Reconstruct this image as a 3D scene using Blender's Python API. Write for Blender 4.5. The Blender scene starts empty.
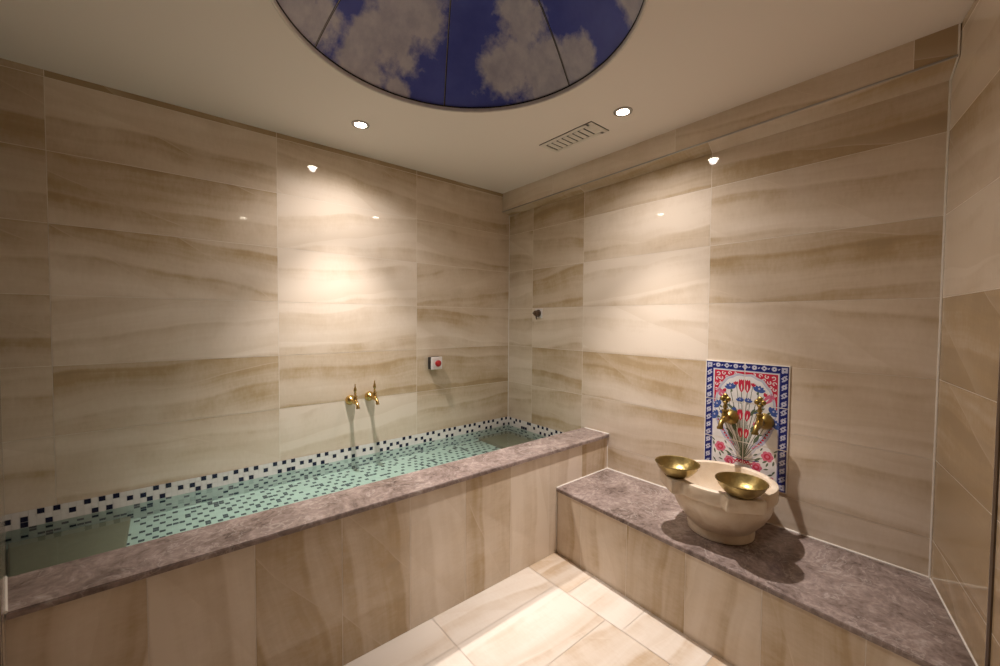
import bpy, bmesh, math, random
from mathutils import Vector, Matrix
S = bpy.context.scene
COL = S.collection
R = random.Random(7)
PI = math.pi
# ------------------------------------------------------------------ measures (metres)
ZC = 2.352           # ceiling
ZB = 0.3744          # bench top
ZT = 0.600           # pool coping top
TUBY = -0.982        # pool front face
ZSOF = 2.187         # soffit underside
SOF = 0.075          # soffit depth
ROW0, ROWH = 0.8229, 0.30
WATER = 0.458
DOME = (-1.398, -1.348)
DOME_R = 0.611

# ------------------------------------------------------------------ node helper
class NT:
    def __init__(s, name):
        s.m = bpy.data.materials.new(name); s.m.use_nodes = True
        s.t = s.m.node_tree; s.t.nodes.clear()
        s.out = s.t.nodes.new('ShaderNodeOutputMaterial')
    def n(s, typ, ins=None, **kw):
        nd = s.t.nodes.new('ShaderNode' + typ)
        for k, v in kw.items(): setattr(nd, k, v)
        for k, v in (ins or {}).items():
            sk = nd.inputs[k]
            if isinstance(v, bpy.types.NodeSocket): s.t.links.new(v, sk)
            else: sk.default_value = v
        return nd
    def math(s, op, a, b=None, c=None, clamp=False):
        ins = {0: a}
        if b is not None: ins[1] = b
        if c is not None: ins[2] = c
        return s.n('Math', ins, operation=op, use_clamp=clamp).outputs[0]
    def noise(s, vec, scale, detail=3.0, rough=0.5, dist=0.0):
        return s.n('TexNoise', {'Vector': vec, 'Scale': scale, 'Detail': detail, 'Roughness': rough, 'Distortion': dist}).outputs['Fac']
    def xyz(s, x, y, z=0.0):
        return s.n('CombineXYZ', {0: x, 1: y, 2: z}).outputs[0]
    def sep(s, v):
        nd = s.n('SeparateXYZ', {0: v}); return nd.outputs
    def ramp(s, fac, stops, interp='LINEAR'):
        nd = s.n('ValToRGB', {0: fac}); cr = nd.color_ramp; cr.interpolation = interp
        while len(cr.elements) < len(stops): cr.elements.new(0.5)
        for e, (p, c) in zip(cr.elements, stops):
            e.position = p; e.color = (*c, 1) if len(c) == 3 else c
        return nd.outputs[0]
    def mix(s, fac, a, b, blend='MIX'):
        def c(v): return v if isinstance(v, bpy.types.NodeSocket) else (*v, 1)
        nd = s.n('Mix', data_type='RGBA', blend_type=blend)
        for idx, v in ((0, fac), (6, c(a)), (7, c(b))):
            if isinstance(v, bpy.types.NodeSocket): s.t.links.new(v, nd.inputs[idx])
            else: nd.inputs[idx].default_value = v
        return nd.outputs[2]
    def mapr(s, v, a, b, c=0.0, d=1.0):
        return s.n('MapRange', {0: v, 1: a, 2: b, 3: c, 4: d}).outputs[0]
    def bsdf(s, color, rough=0.5, metallic=0.0, normal=None, **kw):
        ins = {'Base Color': color if isinstance(color, bpy.types.NodeSocket) else (*color, 1), 'Roughness': rough, 'Metallic': metallic}
        if normal is not None: ins['Normal'] = normal
        ins.update(kw)
        b = s.n('BsdfPrincipled', ins)
        s.t.links.new(b.outputs[0], s.out.inputs[0]); return b
    def bump(s, h, strength=0.2, dist=0.01):
        return s.n('Bump', {'Height': h, 'Strength': strength, 'Distance': dist}).outputs[0]

def plain(name, color, rough=0.5, metallic=0.0, **kw):
    t = NT(name)
    co = t.n('TexCoord').outputs['Object']
    f = t.noise(co, 35.0, 2.0)
    k = t.mix(t.mapr(f, 0.3, 0.7), [c * 0.94 for c in color], [min(1, c * 1.04) for c in color])
    t.bsdf(k, rough, metallic, **kw); return t.m

def stone_tile(name, light, dark, rough, contrast=1.0, spec=0.5, lean=None):
    """banded onyx-look porcelain; UV in metres along/across the grain, 'tint' = (shade, tilt, seed)"""
    t = NT(name)
    uv = t.sep(t.n('UVMap', uv_map='UVMap').outputs[0]); u, v = uv[0], uv[1]
    at = t.sep(t.n('Attribute', attribute_name='tint').outputs['Vector'])
    shade, grad, seed = at[0], at[1], at[2]
    off = t.math('MULTIPLY', seed, 41.7)
    tilt = t.math('SUBTRACT', t.math('FRACT', t.math('MULTIPLY', seed, 7.31)), 0.5)
    low = t.noise(t.xyz(t.math('MULTIPLY', u, 1.6), t.math('MULTIPLY', v, 2.0), off), 1.0, 2.0, 0.5)
    mid = t.noise(t.xyz(t.math('MULTIPLY', u, 4.0), t.math('MULTIPLY', v, 14.0), off), 1.0, 3.0, 0.55)
    w = t.math('ADD', v, t.math('MULTIPLY', u, t.math('MULTIPLY', tilt, 0.28)))
    w = t.math('ADD', w, t.math('MULTIPLY', t.math('SUBTRACT', low, 0.5), 0.15))
    w = t.math('ADD', w, t.math('MULTIPLY', t.math('SUBTRACT', mid, 0.5), 0.014))
    b1 = t.noise(t.xyz(t.math('MULTIPLY', u, 1.0), t.math('MULTIPLY', w, 5.0), off), 1.0, 1.0, 0.5)
    b2 = t.noise(t.xyz(t.math('MULTIPLY', u, 1.2), t.math('MULTIPLY', w, 24.0), t.math('ADD', off, 5.0)), 1.0, 4.0, 0.62)
    # a sawtooth of soft strata: fades in slowly, ends on an edge
    saw = t.math('FRACT', t.math('ADD', t.math('MULTIPLY', w, 5.2), off))
    saw = t.math('MULTIPLY', t.math('POWER', saw, 2.2), t.mapr(saw, 0.93, 1.0, 1.0, 0.0))
    fine = t.noise(t.xyz(t.math('MULTIPLY', u, 90.0), t.math('MULTIPLY', v, 30.0), off), 1.0, 3.0, 0.6)
    cloud = t.noise(t.xyz(t.math('MULTIPLY', u, 7.0), t.math('MULTIPLY', v, 5.0), off), 1.0, 4.0, 0.6)
    f = t.math('ADD', t.math('MULTIPLY', b1, 0.38), t.math('MULTIPLY', b2, 0.20))
    f = t.math('ADD', f, t.math('MULTIPLY', t.math('MULTIPLY', saw, cloud), 0.24))
    f = t.math('ADD', f, t.math('MULTIPLY', cloud, 0.14))
    f = t.math('ADD', f, t.math('MULTIPLY', fine, 0.09))
    f = t.math('ADD', f, t.math('MULTIPLY', t.math('MULTIPLY', t.math('SUBTRACT', v, 0.15), t.math('SUBTRACT', grad, 0.5)), 1.15))
    f = t.math('SUBTRACT', f, t.math('MULTIPLY', t.math('SUBTRACT', shade, 0.5), 0.54))
    f = t.mapr(f, 0.462 - 0.19 / contrast, 0.462 + 0.19 / contrast)
    mids = [a * 0.55 + b * 0.45 for a, b in zip(light, dark)]
    col = t.ramp(f, [(0.0, light), (0.45, mids), (0.8, dark), (1.0, [c * 0.86 for c in dark])])
    # thin pale fissures that cross the bands
    sl = t.math('ADD', 0.25, t.math('MULTIPLY', tilt, 1.1))
    q = t.math('ADD', t.math('ADD', v, t.math('MULTIPLY', u, sl)), t.math('MULTIPLY', t.math('SUBTRACT', low, 0.5), 0.12))
    q = t.math('FRACT', t.math('ADD', t.math('MULTIPLY', q, 3.1), off))
    line = t.math('MULTIPLY', t.mapr(q, 0.0, 0.022, 1.0, 0.0), t.mapr(q, 0.0, 0.002))
    band = t.mapr(q, 0.0, 0.22, 1.0, 0.0)
    gate = t.mapr(cloud, 0.44, 0.56)
    col = t.mix(t.math('MULTIPLY', band, 0.35), col, [a * 0.5 + b * 0.5 for a, b in zip(light, dark)])
    col = t.mix(t.math('MULTIPLY', t.math('MULTIPLY', line, gate), 0.28), col, [min(1, c * 1.1) for c in light])
    nrm = None
    if lean:      # shading normal tilted to shift the lamp reflections; the faces stay square
        g = t.n('NewGeometry').outputs['Normal']
        nrm = t.n('VectorMath', {0: t.n('VectorMath', {0: g, 1: lean}, operation='ADD').outputs[0]}, operation='NORMALIZE').outputs[0]
    t.bsdf(col, rough, normal=nrm, **{'Specular IOR Level': spec}); return t.m

def brown_marble(name):
    t = NT(name)
    co = t.n('TexCoord').outputs['Object']
    warp = t.n('TexNoise', {'Vector': co, 'Scale': 4.0, 'Detail': 3.0}).outputs['Color']
    mp = t.n('Mapping', {'Vector': co, 'Scale': (1.0, 1.0, 1.0)}).outputs[0]
    wv = t.n('VectorMath', {0: mp, 1: t.n('VectorMath', {0: warp, 3: 0.22}, operation='SCALE').outputs[0]}, operation='ADD').outputs[0]
    a = t.noise(wv, 7.0, 6.0, 0.62); b = t.noise(wv, 38.0, 5.0, 0.68); c = t.noise(co, 85.0, 3.0, 0.6)
    f = t.math('ADD', t.math('MULTIPLY', a, 0.5), t.math('ADD', t.math('MULTIPLY', b, 0.42), t.math('MULTIPLY', c, 0.12)))
    col = t.ramp(t.mapr(f, 0.36, 0.68), [(0.0, (0.075, 0.052, 0.046)), (0.28, (0.19, 0.145, 0.13)), (0.6, (0.30, 0.235, 0.215)), (0.85, (0.40, 0.33, 0.30)), (1.0, (0.52, 0.45, 0.42))])
    q = t.noise(wv, 5.0, 5.0, 0.6)
    line = t.mapr(t.math('ABSOLUTE', t.math('SUBTRACT', q, 0.5)), 0.0, 0.012, 1.0, 0.0)
    col = t.mix(t.math('MULTIPLY', line, 0.4), col, (0.55, 0.49, 0.46))
    t.bsdf(col, 0.22, **{'Specular IOR Level': 0.45}); return t.m

def brass(name, base, rough, hammer=0.0):
    t = NT(name)
    co = t.n('TexCoord').outputs['Object']
    f = t.noise(co, 22.0, 5.0, 0.65)
    col = t.mix(t.mapr(f, 0.35, 0.7), [c * 0.66 for c in base], base)
    nrm = None
    if hammer:
        vo = t.n('TexVoronoi', {'Vector': co, 'Scale': 95.0}, feature='SMOOTH_F1').outputs['Distance']
        nrm = t.bump(vo, hammer, 0.004)
    t.bsdf(col, t.mapr(f, 0.3, 0.7, rough + 0.08, rough - 0.04), 1.0, nrm); return t.m

M = {}
M['tile'] = stone_tile('stone_tile', (0.81, 0.71, 0.60), (0.49, 0.365, 0.22), 0.035)
M['tileA'] = stone_tile('stone_tile_pool_wall', (0.81, 0.71, 0.60), (0.49, 0.365, 0.22), 0.035, lean=(0.035, 0, 0))
M['tileB'] = stone_tile('stone_tile_basin_wall', (0.81, 0.71, 0.60), (0.49, 0.365, 0.22), 0.035, lean=(0, 0.045, 0))
M['tileR'] = stone_tile('bounce_cut_tile', (0.32, 0.26, 0.20), (0.20, 0.15, 0.10), 0.1)  # wall tile darkened for the rear and end walls, to cut fill light
M['floor'] = stone_tile('floor_tile', (0.88, 0.81, 0.73), (0.62, 0.48, 0.34), 0.16, 1.15)
M['grout'] = plain('grout', (0.80, 0.73, 0.64), 0.7)
M['silicone'] = plain('silicone', (0.86, 0.82, 0.76), 0.22)
M['marble'] = brown_marble('brown_marble')
t = NT('ceiling_paint'); t.bsdf((0.86, 0.79, 0.725), 0.8); M['ceil'] = t.m
M['white'] = plain('white_ceramic', (0.82, 0.80, 0.78), 0.2)
M['whitepaint'] = plain('white_paint', (0.78, 0.73, 0.66), 0.45)
M['navy'] = plain('navy_glass', (0.012, 0.014, 0.045), 0.12)
M['navy_veiled'] = plain('veiled_navy_glass', (0.075, 0.085, 0.125), 0.2)  # navy lightened below the waterline: the water's reflective veil put into the colour
M['mgrout'] = plain('mosaic_grout', (0.72, 0.71, 0.69), 0.6)
M['brass'] = brass('polished_brass', (0.74, 0.52, 0.20), 0.27)
M['oldbrass'] = brass('antique_brass', (0.48, 0.34, 0.11), 0.33)
M['bowl'] = brass('hammered_brass', (0.46, 0.35, 0.14), 0.34, 0.16)
M['bronze'] = plain('dark_bronze', (0.13, 0.09, 0.06), 0.35, 0.5)
M['metal'] = plain('dull_metal', (0.42, 0.40, 0.38), 0.35, 0.9)
M['dark'] = plain('matte_dark', (0.02, 0.018, 0.016), 0.8)  # flat near-black: painted shade in the vent, dark joints in the dome
M['black'] = plain('black_plastic', (0.02, 0.018, 0.02), 0.4)
M['plastic'] = plain('white_plastic', (0.80, 0.76, 0.74), 0.35)
M['red'] = plain('red_plastic', (0.42, 0.02, 0.025), 0.3)
t = NT('cream_marble')
co = t.n('TexCoord').outputs['Object']
f = t.noise(co, 9.0, 5.0, 0.6, 0.8)
t.bsdf(t.ramp(f, [(0.3, (0.66, 0.53, 0.39)), (0.55, (0.80, 0.69, 0.55)), (0.75, (0.86, 0.77, 0.65))]), 0.28)
M['cream'] = t.m
t = NT('lamp_lens')
e = t.n('Emission', {'Color': (1.0, 0.86, 0.68, 1), 'Strength': 45.0}); t.t.links.new(e.outputs[0], t.out.inputs[0])
M['lens'] = t.m
# water: a still sheet, clear and slightly green
t = NT('pool_water')
co = t.n('TexCoord').outputs['Object']
nz = t.bump(t.noise(co, 5.0, 2.0, 0.4), 0.004, 0.01)
fr = t.n('Fresnel', {'IOR': 1.33, 'Normal': nz}).outputs[0]
tr = t.n('BsdfTransparent', {'Color': (0.63, 0.785, 0.735, 1)})
gl = t.n('BsdfGlossy', {'Color': (1, 1, 1, 1), 'Roughness': 0.02, 'Normal': nz})
mx = t.n('MixShader', {0: fr, 1: tr.outputs[0], 2: gl.outputs[0]})
t.t.links.new(mx.outputs[0], t.out.inputs[0]); M['water'] = t.m

# ------------------------------------------------------------------ object helpers
def link(name, me, parent=None, loc=None):
    o = bpy.data.objects.new(name, me); COL.objects.link(o)
    if parent: o.parent = parent
    if loc: o.location = loc
    return o
def tag(o, label=None, cat=None, group=None, kind=None):
    for k, v in (('label', label), ('category', cat), ('group', group), ('kind', kind)):
        if v: o[k] = v
    return o
def empty(name, loc, label, cat, group=None, rz=0.0):
    o = bpy.data.objects.new(name, None); COL.objects.link(o); o.location = loc; o.rotation_euler = (0, 0, rz)
    o.empty_display_size = 0.05
    return tag(o, label, cat, group)
def struct(o): o['kind'] = 'structure'; return o

class MB:
    """mesh collector with uv + tint per corner"""
    def __init__(s): s.v = []; s.f = []; s.m = []; s.uv = []; s.tint = []; s.sm = []; s.mats = []
    def mi(s, m):
        if m not in s.mats: s.mats.append(m)
        return s.mats.index(m)
    def face(s, pts, mat, uv=None, tint=(0.5, 0.5, 0.5), smooth=False):
        b = len(s.v); s.v += [tuple(p) for p in pts]; s.f.append(tuple(range(b, b + len(pts))))
        s.m.append(s.mi(mat)); s.uv.append(uv or [(0, 0)] * len(pts)); s.tint.append(tint); s.sm.append(smooth)
    def grid(s, rows, mat, closed=True, smooth=True):
        """rows of equal length -> quad surface sharing vertices"""
        b = len(s.v); n = len(rows[0])
        for r in rows: s.v += [tuple(p) for p in r]
        for i in range(len(rows) - 1):
            for j in range(n if closed else n - 1):
                k = (j + 1) % n
                s.f.append((b + i*n + j, b + i*n + k, b + (i+1)*n + k, b + (i+1)*n + j))
                s.m.append(s.mi(mat)); s.uv.append([(0, 0)] * 4); s.tint.append((0.5, 0.5, 0.5)); s.sm.append(smooth)
    def cap(s, ring, mat, flip=False, smooth=False):
        s.face(list(reversed(ring)) if flip else ring, mat, smooth=smooth)
    def box(s, lo, hi, mat, bev=0.0):
        x0, y0, z0 = lo; x1, y1, z1 = hi
        if bev <= 0:
            c = [(x0,y0,z0),(x1,y0,z0),(x1,y1,z0),(x0,y1,z0),(x0,y0,z1),(x1,y0,z1),(x1,y1,z1),(x0,y1,z1)]
            for q in ((3,2,1,0),(4,5,6,7),(0,1,5,4),(1,2,6,5),(2,3,7,6),(3,0,4,7)): s.face([c[i] for i in q], mat)
            return
        bm = bmesh.new(); bmesh.ops.create_cube(bm, size=1.0)
        for v in bm.verts: v.co = Vector(((x0+x1)/2 + v.co.x*(x1-x0), (y0+y1)/2 + v.co.y*(y1-y0), (z0+z1)/2 + v.co.z*(z1-z0)))
        bmesh.ops.bevel(bm, geom=list(bm.edges), offset=bev, segments=2, affect='EDGES', profile=0.5)
        for f in bm.faces: s.face([v.co.copy() for v in f.verts], mat)
        bm.free()
    def lathe(s, prof, mat, n=48, axis='Z', center=(0,0,0), smooth=True):
        """prof: list of (r, h)"""
        cx, cy, cz = center; rows = []
        for r, h in prof:
            row = []
            for i in range(n):
                a = 2*PI*i/n; p, q = r*math.cos(a), r*math.sin(a)
                row.append((cx+p, cy+q, cz+h) if axis == 'Z' else ((cx+h, cy+p, cz+q) if axis == 'X' else (cx+q, cy+h, cz+p)))
            rows.append(row)
        s.grid(rows, mat, True, smooth)
    def tube(s, pts, rad, mat, n=14):
        pts = [Vector(p) for p in pts]; rows = []
        rad = rad if isinstance(rad, (list, tuple)) else [rad]*len(pts)
        up = None
        for i, p in enumerate(pts):
            d = (pts[min(i+1, len(pts)-1)] - pts[max(i-1, 0)]).normalized()
            if up is None: up = Vector((0,0,1)) if abs(d.z) < 0.9 else Vector((1,0,0))
            a = d.cross(up).normalized(); b = a.cross(d).normalized(); up = b
            rows.append([p + (a*math.cos(2*PI*k/n) + b*math.sin(2*PI*k/n))*rad[i] for k in range(n)])
        s.grid(rows, mat); s.cap(rows[0], mat); s.cap(rows[-1], mat, True)
    def build(s, name, parent=None, loc=None, weld=False, kind=None):
        me = bpy.data.meshes.new(name); me.from_pydata(s.v, [], s.f)
        for m in s.mats: me.materials.append(m)
        me.polygons.foreach_set('material_index', s.m)
        me.polygons.foreach_set('use_smooth', s.sm)
        me.uv_layers.new(name='UVMap'); me.attributes.new('tint', 'FLOAT_VECTOR', 'CORNER')
        ul = me.uv_layers['UVMap']; at = me.attributes['tint']
        uv = []; ti = []
        for u, t_ in zip(s.uv, s.tint):
            for c in u: uv += list(c); ti += list(t_)
        ul.data.foreach_set('uv', uv); at.data.foreach_set('vector', ti)
        me.validate(); me.update()
        if any(s.sm): me.set_sharp_from_angle(angle=math.radians(38))
        if weld:
            bm = bmesh.new(); bm.from_mesh(me); bmesh.ops.remove_doubles(bm, verts=bm.verts, dist=1e-5)
            bmesh.ops.recalc_face_normals(bm, faces=bm.faces); bm.to_mesh(me); bm.free()
        o = link(name, me, parent, loc)
        if kind: o['kind'] = kind
        return o

def tint():
    return (R.random(), R.random(), R.random())
def tiled_rect(mb, O, U, V, W, H, ucuts, vcuts, mat, along='u', gap=0.0013, lift=0.0005, tints=None, quad=None):
    """grout plane O..O+U*W+V*H plus one lifted face per tile. Normal = U x V"""
    O, U, V = Vector(O), Vector(U).normalized(), Vector(V).normalized(); N = U.cross(V)
    mb.face([O, O+U*W, O+U*W+V*H, O+V*H], M['grout'])
    us = [0.0] + [c for c in ucuts if 0.004 < c < W-0.004] + [W]; vs = [0.0] + [c for c in vcuts if 0.004 < c < H-0.004] + [H]
    for i in range(len(us)-1):
        for j in range(len(vs)-1):
            u0, u1, v0, v1 = us[i]+gap, us[i+1]-gap, vs[j]+gap, vs[j+1]-gap
            P = [O+U*a+V*b+N*lift for a, b in ((u0,v0),(u1,v0),(u1,v1),(u0,v1))]
            uv = [(a, b) if along == 'u' else (b, a) for a, b in ((0,0),(u1-u0,0),(u1-u0,v1-v0),(0,v1-v0))]
            tt = (tints or {}).get((i, j)) or tint()
            mb.face(P, mat, uv, tt)
rows = [ROW0 + ROWH*k for k in range(-2, 6)]

# ------------------------------------------------------------------ room shell
# wall behind the pool: plane y = 0, x from -2.70 to 0
XA = -2.70
mb = MB()
A_cols = [-(0.8471+0.8556*k) for k in (2, 1, 0)]
TA = {}
for i, col in enumerate([(.5,.5,.55,.5,.4,.45,.4,.4,.2),(.5,.5,.58,.42,.68,.5,.45,.55,.15),(.5,.5,.68,.4,.62,.8,.72,.6,.2),(.5,.5,.4,.35,.6,.45,.55,.5,.2)]):
    for j, sh in enumerate(col):
        g = [(.5,.5,.5,.6,.5,.5,.6,.5,.5),(.5,.5,.55,.75,.4,.85,.7,.1,.5),(.5,.5,.4,.5,.2,.5,.45,.85,.5),(.5,.5,.4,.5,.8,.55,.8,.7,.5)][i][j]
        TA[(i, j)] = (sh, g, R.random())
tiled_rect(mb, (XA,0,0), (1,0,0), (0,0,1), -XA, ZC, [c-XA for c in A_cols], rows, M['tileA'], tints=TA)
struct(mb.build('wall_left'))
# wall with the basin: plane x = 0
YB = -2.4165
mb = MB()
TB = {}
for i, col in enumerate([(.5,.5,.5,.65,.6,.62,.6,.4,.4),(.5,.5,.45,.3,.68,.32,.5,.25,.3),(.5,.5,.5,.45,.72,.78,.7,.35,.3),(.5,.6,.65,.5,.6,.42,.6,.35,.3)]):
    for j, sh in enumerate(col):
        g = [(.5,.5,.5,.5,.5,.5,.5,.5,.5),(.5,.5,.6,.8,.4,.85,.3,.5,.5),(.5,.5,.5,.9,.4,.35,.3,.5,.5),(.5,.5,.3,.85,.5,.9,.6,.4,.5)][i][j]
        TB[(i, j)] = (sh, g, R.random())
tiled_rect(mb, (0,0,0), (0,-1,0), (0,0,1), -YB, ZC, [0.2784, 0.7699, 1.5928], rows, M['tileB'], tints=TB)
struct(mb.build('wall_right'))
# angled wall at the right: from (0,-2.4165) going to camera
CD = Vector((-1.0, -0.25, 0)).normalized(); C0 = Vector((0, YB, 0))
CL1, CL2 = 0.540, 0.560
def cpt(d, z=0): p = C0 + CD*d; return Vector((p.x, p.y, z))
mb = MB()
tiled_rect(mb, C0, CD, (0,0,1), 1.25, ZC, [CL2, 1.05], rows, M['tile'])
struct(mb.build('wall_side'))
# left end wall, seen edge-on
DD = Vector((0.198, -1.0, 0)).normalized(); D0 = Vector((XA, 0, 0))
mb = MB()
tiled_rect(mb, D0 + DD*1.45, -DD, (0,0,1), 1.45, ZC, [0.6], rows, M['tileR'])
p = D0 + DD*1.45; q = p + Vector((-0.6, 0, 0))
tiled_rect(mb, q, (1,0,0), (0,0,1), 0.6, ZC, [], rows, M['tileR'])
struct(mb.build('wall_end'))
# rear of the room behind the camera
mb = MB()
q0 = q; q1 = Vector((q.x, -3.4, 0)); e = cpt(1.25); q2 = Vector((e.x, -3.4, 0))
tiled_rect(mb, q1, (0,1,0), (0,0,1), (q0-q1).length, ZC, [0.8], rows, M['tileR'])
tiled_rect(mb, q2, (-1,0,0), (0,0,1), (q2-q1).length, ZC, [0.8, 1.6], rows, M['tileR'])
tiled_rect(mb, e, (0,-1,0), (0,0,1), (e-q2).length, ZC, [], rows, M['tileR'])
struct(mb.build('wall_rear'))
# floor
mb = MB()
fx = [-2.49, -1.892, -1.295, -0.702]; 
mb.face([(-3.3,-3.5,-0.002),(0.02,-3.5,-0.002),(0.02,0.02,-0.002),(-3.3,0.02,-0.002)], M['grout'])
xs = [-3.1] + fx + [-0.10]
for i in range(len(xs)-1):
    if i == len(xs)-2: ys = [-0.95, -1.255, -1.56, -1.865, -2.17, -2.475, -2.78, -3.085, -3.42]
    else: ys = [-0.95, -1.178] + [-1.178-0.30*k for k in range(1, 8)] + [-3.42]
    for j in range(len(ys)-1):
        a, b, c, d = xs[i]+0.0012, xs[i+1]-0.0012, ys[j+1]+0.0012, ys[j]-0.0012
        tt = tint(); tt = (0.35+0.4*tt[0], 0.5+0.3*(tt[1]-0.5), tt[2])
        mb.face([(a,c,0),(b,c,0),(b,d,0),(a,d,0)], M['floor'], [(0,0),(b-a,0),(b-a,d-c),(0,d-c)], tt)
struct(mb.build('floor'))

# ceiling with a round opening
bm = bmesh.new()
def ring_edges(pts):
    vs = [bm.verts.new(p) for p in pts]
    return [bm.edges.new((vs[i], vs[(i+1) % len(vs)])) for i in range(len(vs))]
ed = ring_edges([(-3.3,-3.5,ZC),(0.05,-3.5,ZC),(0.05,0.05,ZC),(-3.3,0.05,ZC)])
NR = 96
circ = [(DOME[0]+DOME_R*math.cos(2*PI*i/NR), DOME[1]+DOME_R*math.sin(2*PI*i/NR), ZC) for i in range(NR)]
ed += ring_edges(circ)
bmesh.ops.triangle_fill(bm, use_beauty=True, use_dissolve=False, edges=ed)
kill = [f for f in bm.faces if (f.calc_center_median().xy - Vector(DOME)).length < DOME_R*0.98]
bmesh.ops.delete(bm, geom=kill, context='FACES')
low = [v for v in bm.verts if abs((v.co.xy - Vector(DOME)).length - DOME_R) < 1e-4]
rim = sorted(low, key=lambda v: math.atan2(v.co.y-DOME[1], v.co.x-DOME[0]))
upv = [bm.verts.new(v.co + Vector((0,0,0.03))) for v in rim]
for i in range(len(rim)):
    k = (i+1) % len(rim); bm.faces.new((rim[i], rim[k], upv[k], upv[i]))
for f in bm.faces:
    if abs(f.normal.z) > 0.5 and f.normal.z > 0: f.normal_flip()
me = bpy.data.meshes.new('ceiling'); bm.to_mesh(me); bm.free(); me.materials.append(M['ceil'])
struct(link('ceiling', me))
# soffit along the basin wall
mb = MB()
yend = cpt(0.078).y
SA = (Vector((-SOF,0,2.2045)), Vector((0,0,2.187)))            # front / inner lower edge at the pool wall
SB = (Vector((-0.090,yend,2.245)), Vector((0,YB,2.206)))       # the same at the angled wall
def sq(mb, p00, p10, p11, p01, cuts, tints=None):
    """tiled quad: cuts along p00->p10 as fractions"""
    n = (p10-p00).cross(p01-p00).normalized(); mb.face([p00,p10,p11,p01], M['grout'])
    cs = [0.0]+cuts+[1.0]; L = (p10-p00).length
    for i in range(len(cs)-1):
        f0, f1 = cs[i]+0.0013/L, cs[i+1]-0.0013/L
        P = [p00.lerp(p10,f0)+n*0.0005, p00.lerp(p10,f1)+n*0.0005, p01.lerp(p11,f1)+n*0.0005, p01.lerp(p11,f0)+n*0.0005]
        w_, h_ = (f1-f0)*L, (p01-p00).length
        mb.face(P, M['tile'], [(0,0),(w_,0),(w_,h_),(0,h_)], (tints or {}).get(i) or tint())
up_ = lambda p: Vector((p.x,p.y,ZC))
sq(mb, SA[0], SB[0], up_(SB[0]), up_(SA[0]), [0.226, 0.59, 0.955], {0:(.65,.5,.31),1:(.6,.5,.77),2:(.5,.5,.13),3:(.1,.5,.5)})
sq(mb, SA[1], SB[1], SB[0], SA[0], [0.32, 0.66], {0:(.5,.5,.21),1:(.4,.5,.6),2:(.45,.5,.9)})
struct(mb.build('wall_soffit'))
mb = MB(); mb.tube([SA[0]+Vector((-0.001,-0.001,0)), SB[0]+Vector((-0.001,0.002,0))], 0.0042, M['metal'], 10)
struct(mb.build('trim_1'))
# silicone beads in the corners
def bead(name, pts, r=0.0035, mat='silicone'):
    b = MB(); b.tube(pts, r, M[mat], 8); return struct(b.build(name))
bead('trim_2', [(-0.001,-0.001,0.53),(-0.001,-0.001,2.187)], 0.0035)
bead('trim_3', [(-0.002,YB+0.001,ZB),(-0.002,YB+0.001,2.206)], 0.005)
bead('trim_4', [(-0.001,TUBY-0.002,ZB+0.001),(-0.001,YB,ZB+0.001)], 0.0045)
bead('trim_5', [(-0.001,TUBY-0.001,ZB+0.001),(-0.485,TUBY-0.001,ZB+0.001)], 0.004)
bead('trim_6', [(-0.001,-0.80,ZT+0.001),(-0.001,TUBY-0.01,ZT+0.001)], 0.004)
p1, p2 = cpt(0.004, ZB+0.001), cpt(0.575, ZB+0.001); bead('trim_7', [p1, p2], 0.004)
bead('trim_8', [(-0.002, YB+0.002, 2.206),(-0.091, yend+0.001, 2.245),(-0.091, yend+0.001, ZC)], 0.003)
bead('trim_9', [D0+DD*0.80+Vector((0.002,0,ZT+0.001)), D0+DD*1.012+Vector((0.002,0,ZT+0.001))], 0.004)
bead('trim_10', [cpt(CL1-0.003,ZB)+Vector((0,0.0015,0)), cpt(CL1-0.003,ZC)+Vector((0,0.0015,0))], 0.0018)
bead('trim_11', [(-0.001,TUBY-0.001,ZB),(-0.001,TUBY-0.001,ZT-0.018)], 0.003)
bead('trim_12', [(-0.484,TUBY-0.001,0.0),(-0.484,TUBY-0.001,ZB-0.02)], 0.0025)
# dark door-side profile on the angled wall
b = MB(); n_ = Vector((-CD.y, CD.x, 0)); n_ = n_ if n_.y > 0 else -n_
for a0, a1, h in ((CL1, CL2, 0.004),):
    P = [cpt(a0), cpt(a1), cpt(a1)+n_*h, cpt(a0)+n_*h]
    lo = [Vector((p.x,p.y,0.0)) for p in P]; hi = [Vector((p.x,p.y,ZC)) for p in P]
    b.face(lo[::-1], M['bronze']); b.face(hi, M['bronze'])
    for i in range(4):
        k = (i+1) % 4; b.face([lo[i], lo[k], hi[k], hi[i]], M['bronze'])
struct(b.build('trim_13', weld=True))

# ------------------------------------------------------------------ soaking pool
pool = empty('soaking_pool', (-1.3, -0.5, 0), 'long tiled soaking pool with brown marble coping and mosaic lining, filled with water', 'pool')
pinv = Vector((1.3, 0.5, 0))
def pbuild(b, name, **k): return b.build(name, pool, tuple(pinv), **k)
dxa = lambda y: XA - 0.198*y          # x of the end wall at a given y
b = MB()
xl = dxa(TUBY)
tiled_rect(b, (xl,TUBY,0), (1,0,0), (0,0,1), -xl, ZT-0.018, [(-c)-xl for c in (2.24,1.97,1.685,1.402,1.117,0.832,0.546,0.26)], [], M['tile'], along='v', tints={(k, 0): (sh, .5, R.random()) for k, sh in enumerate((.5,.66,.3,.36,.66,.5,.7,.66,.42))})
pbuild(b, 'tiled_front')
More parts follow.
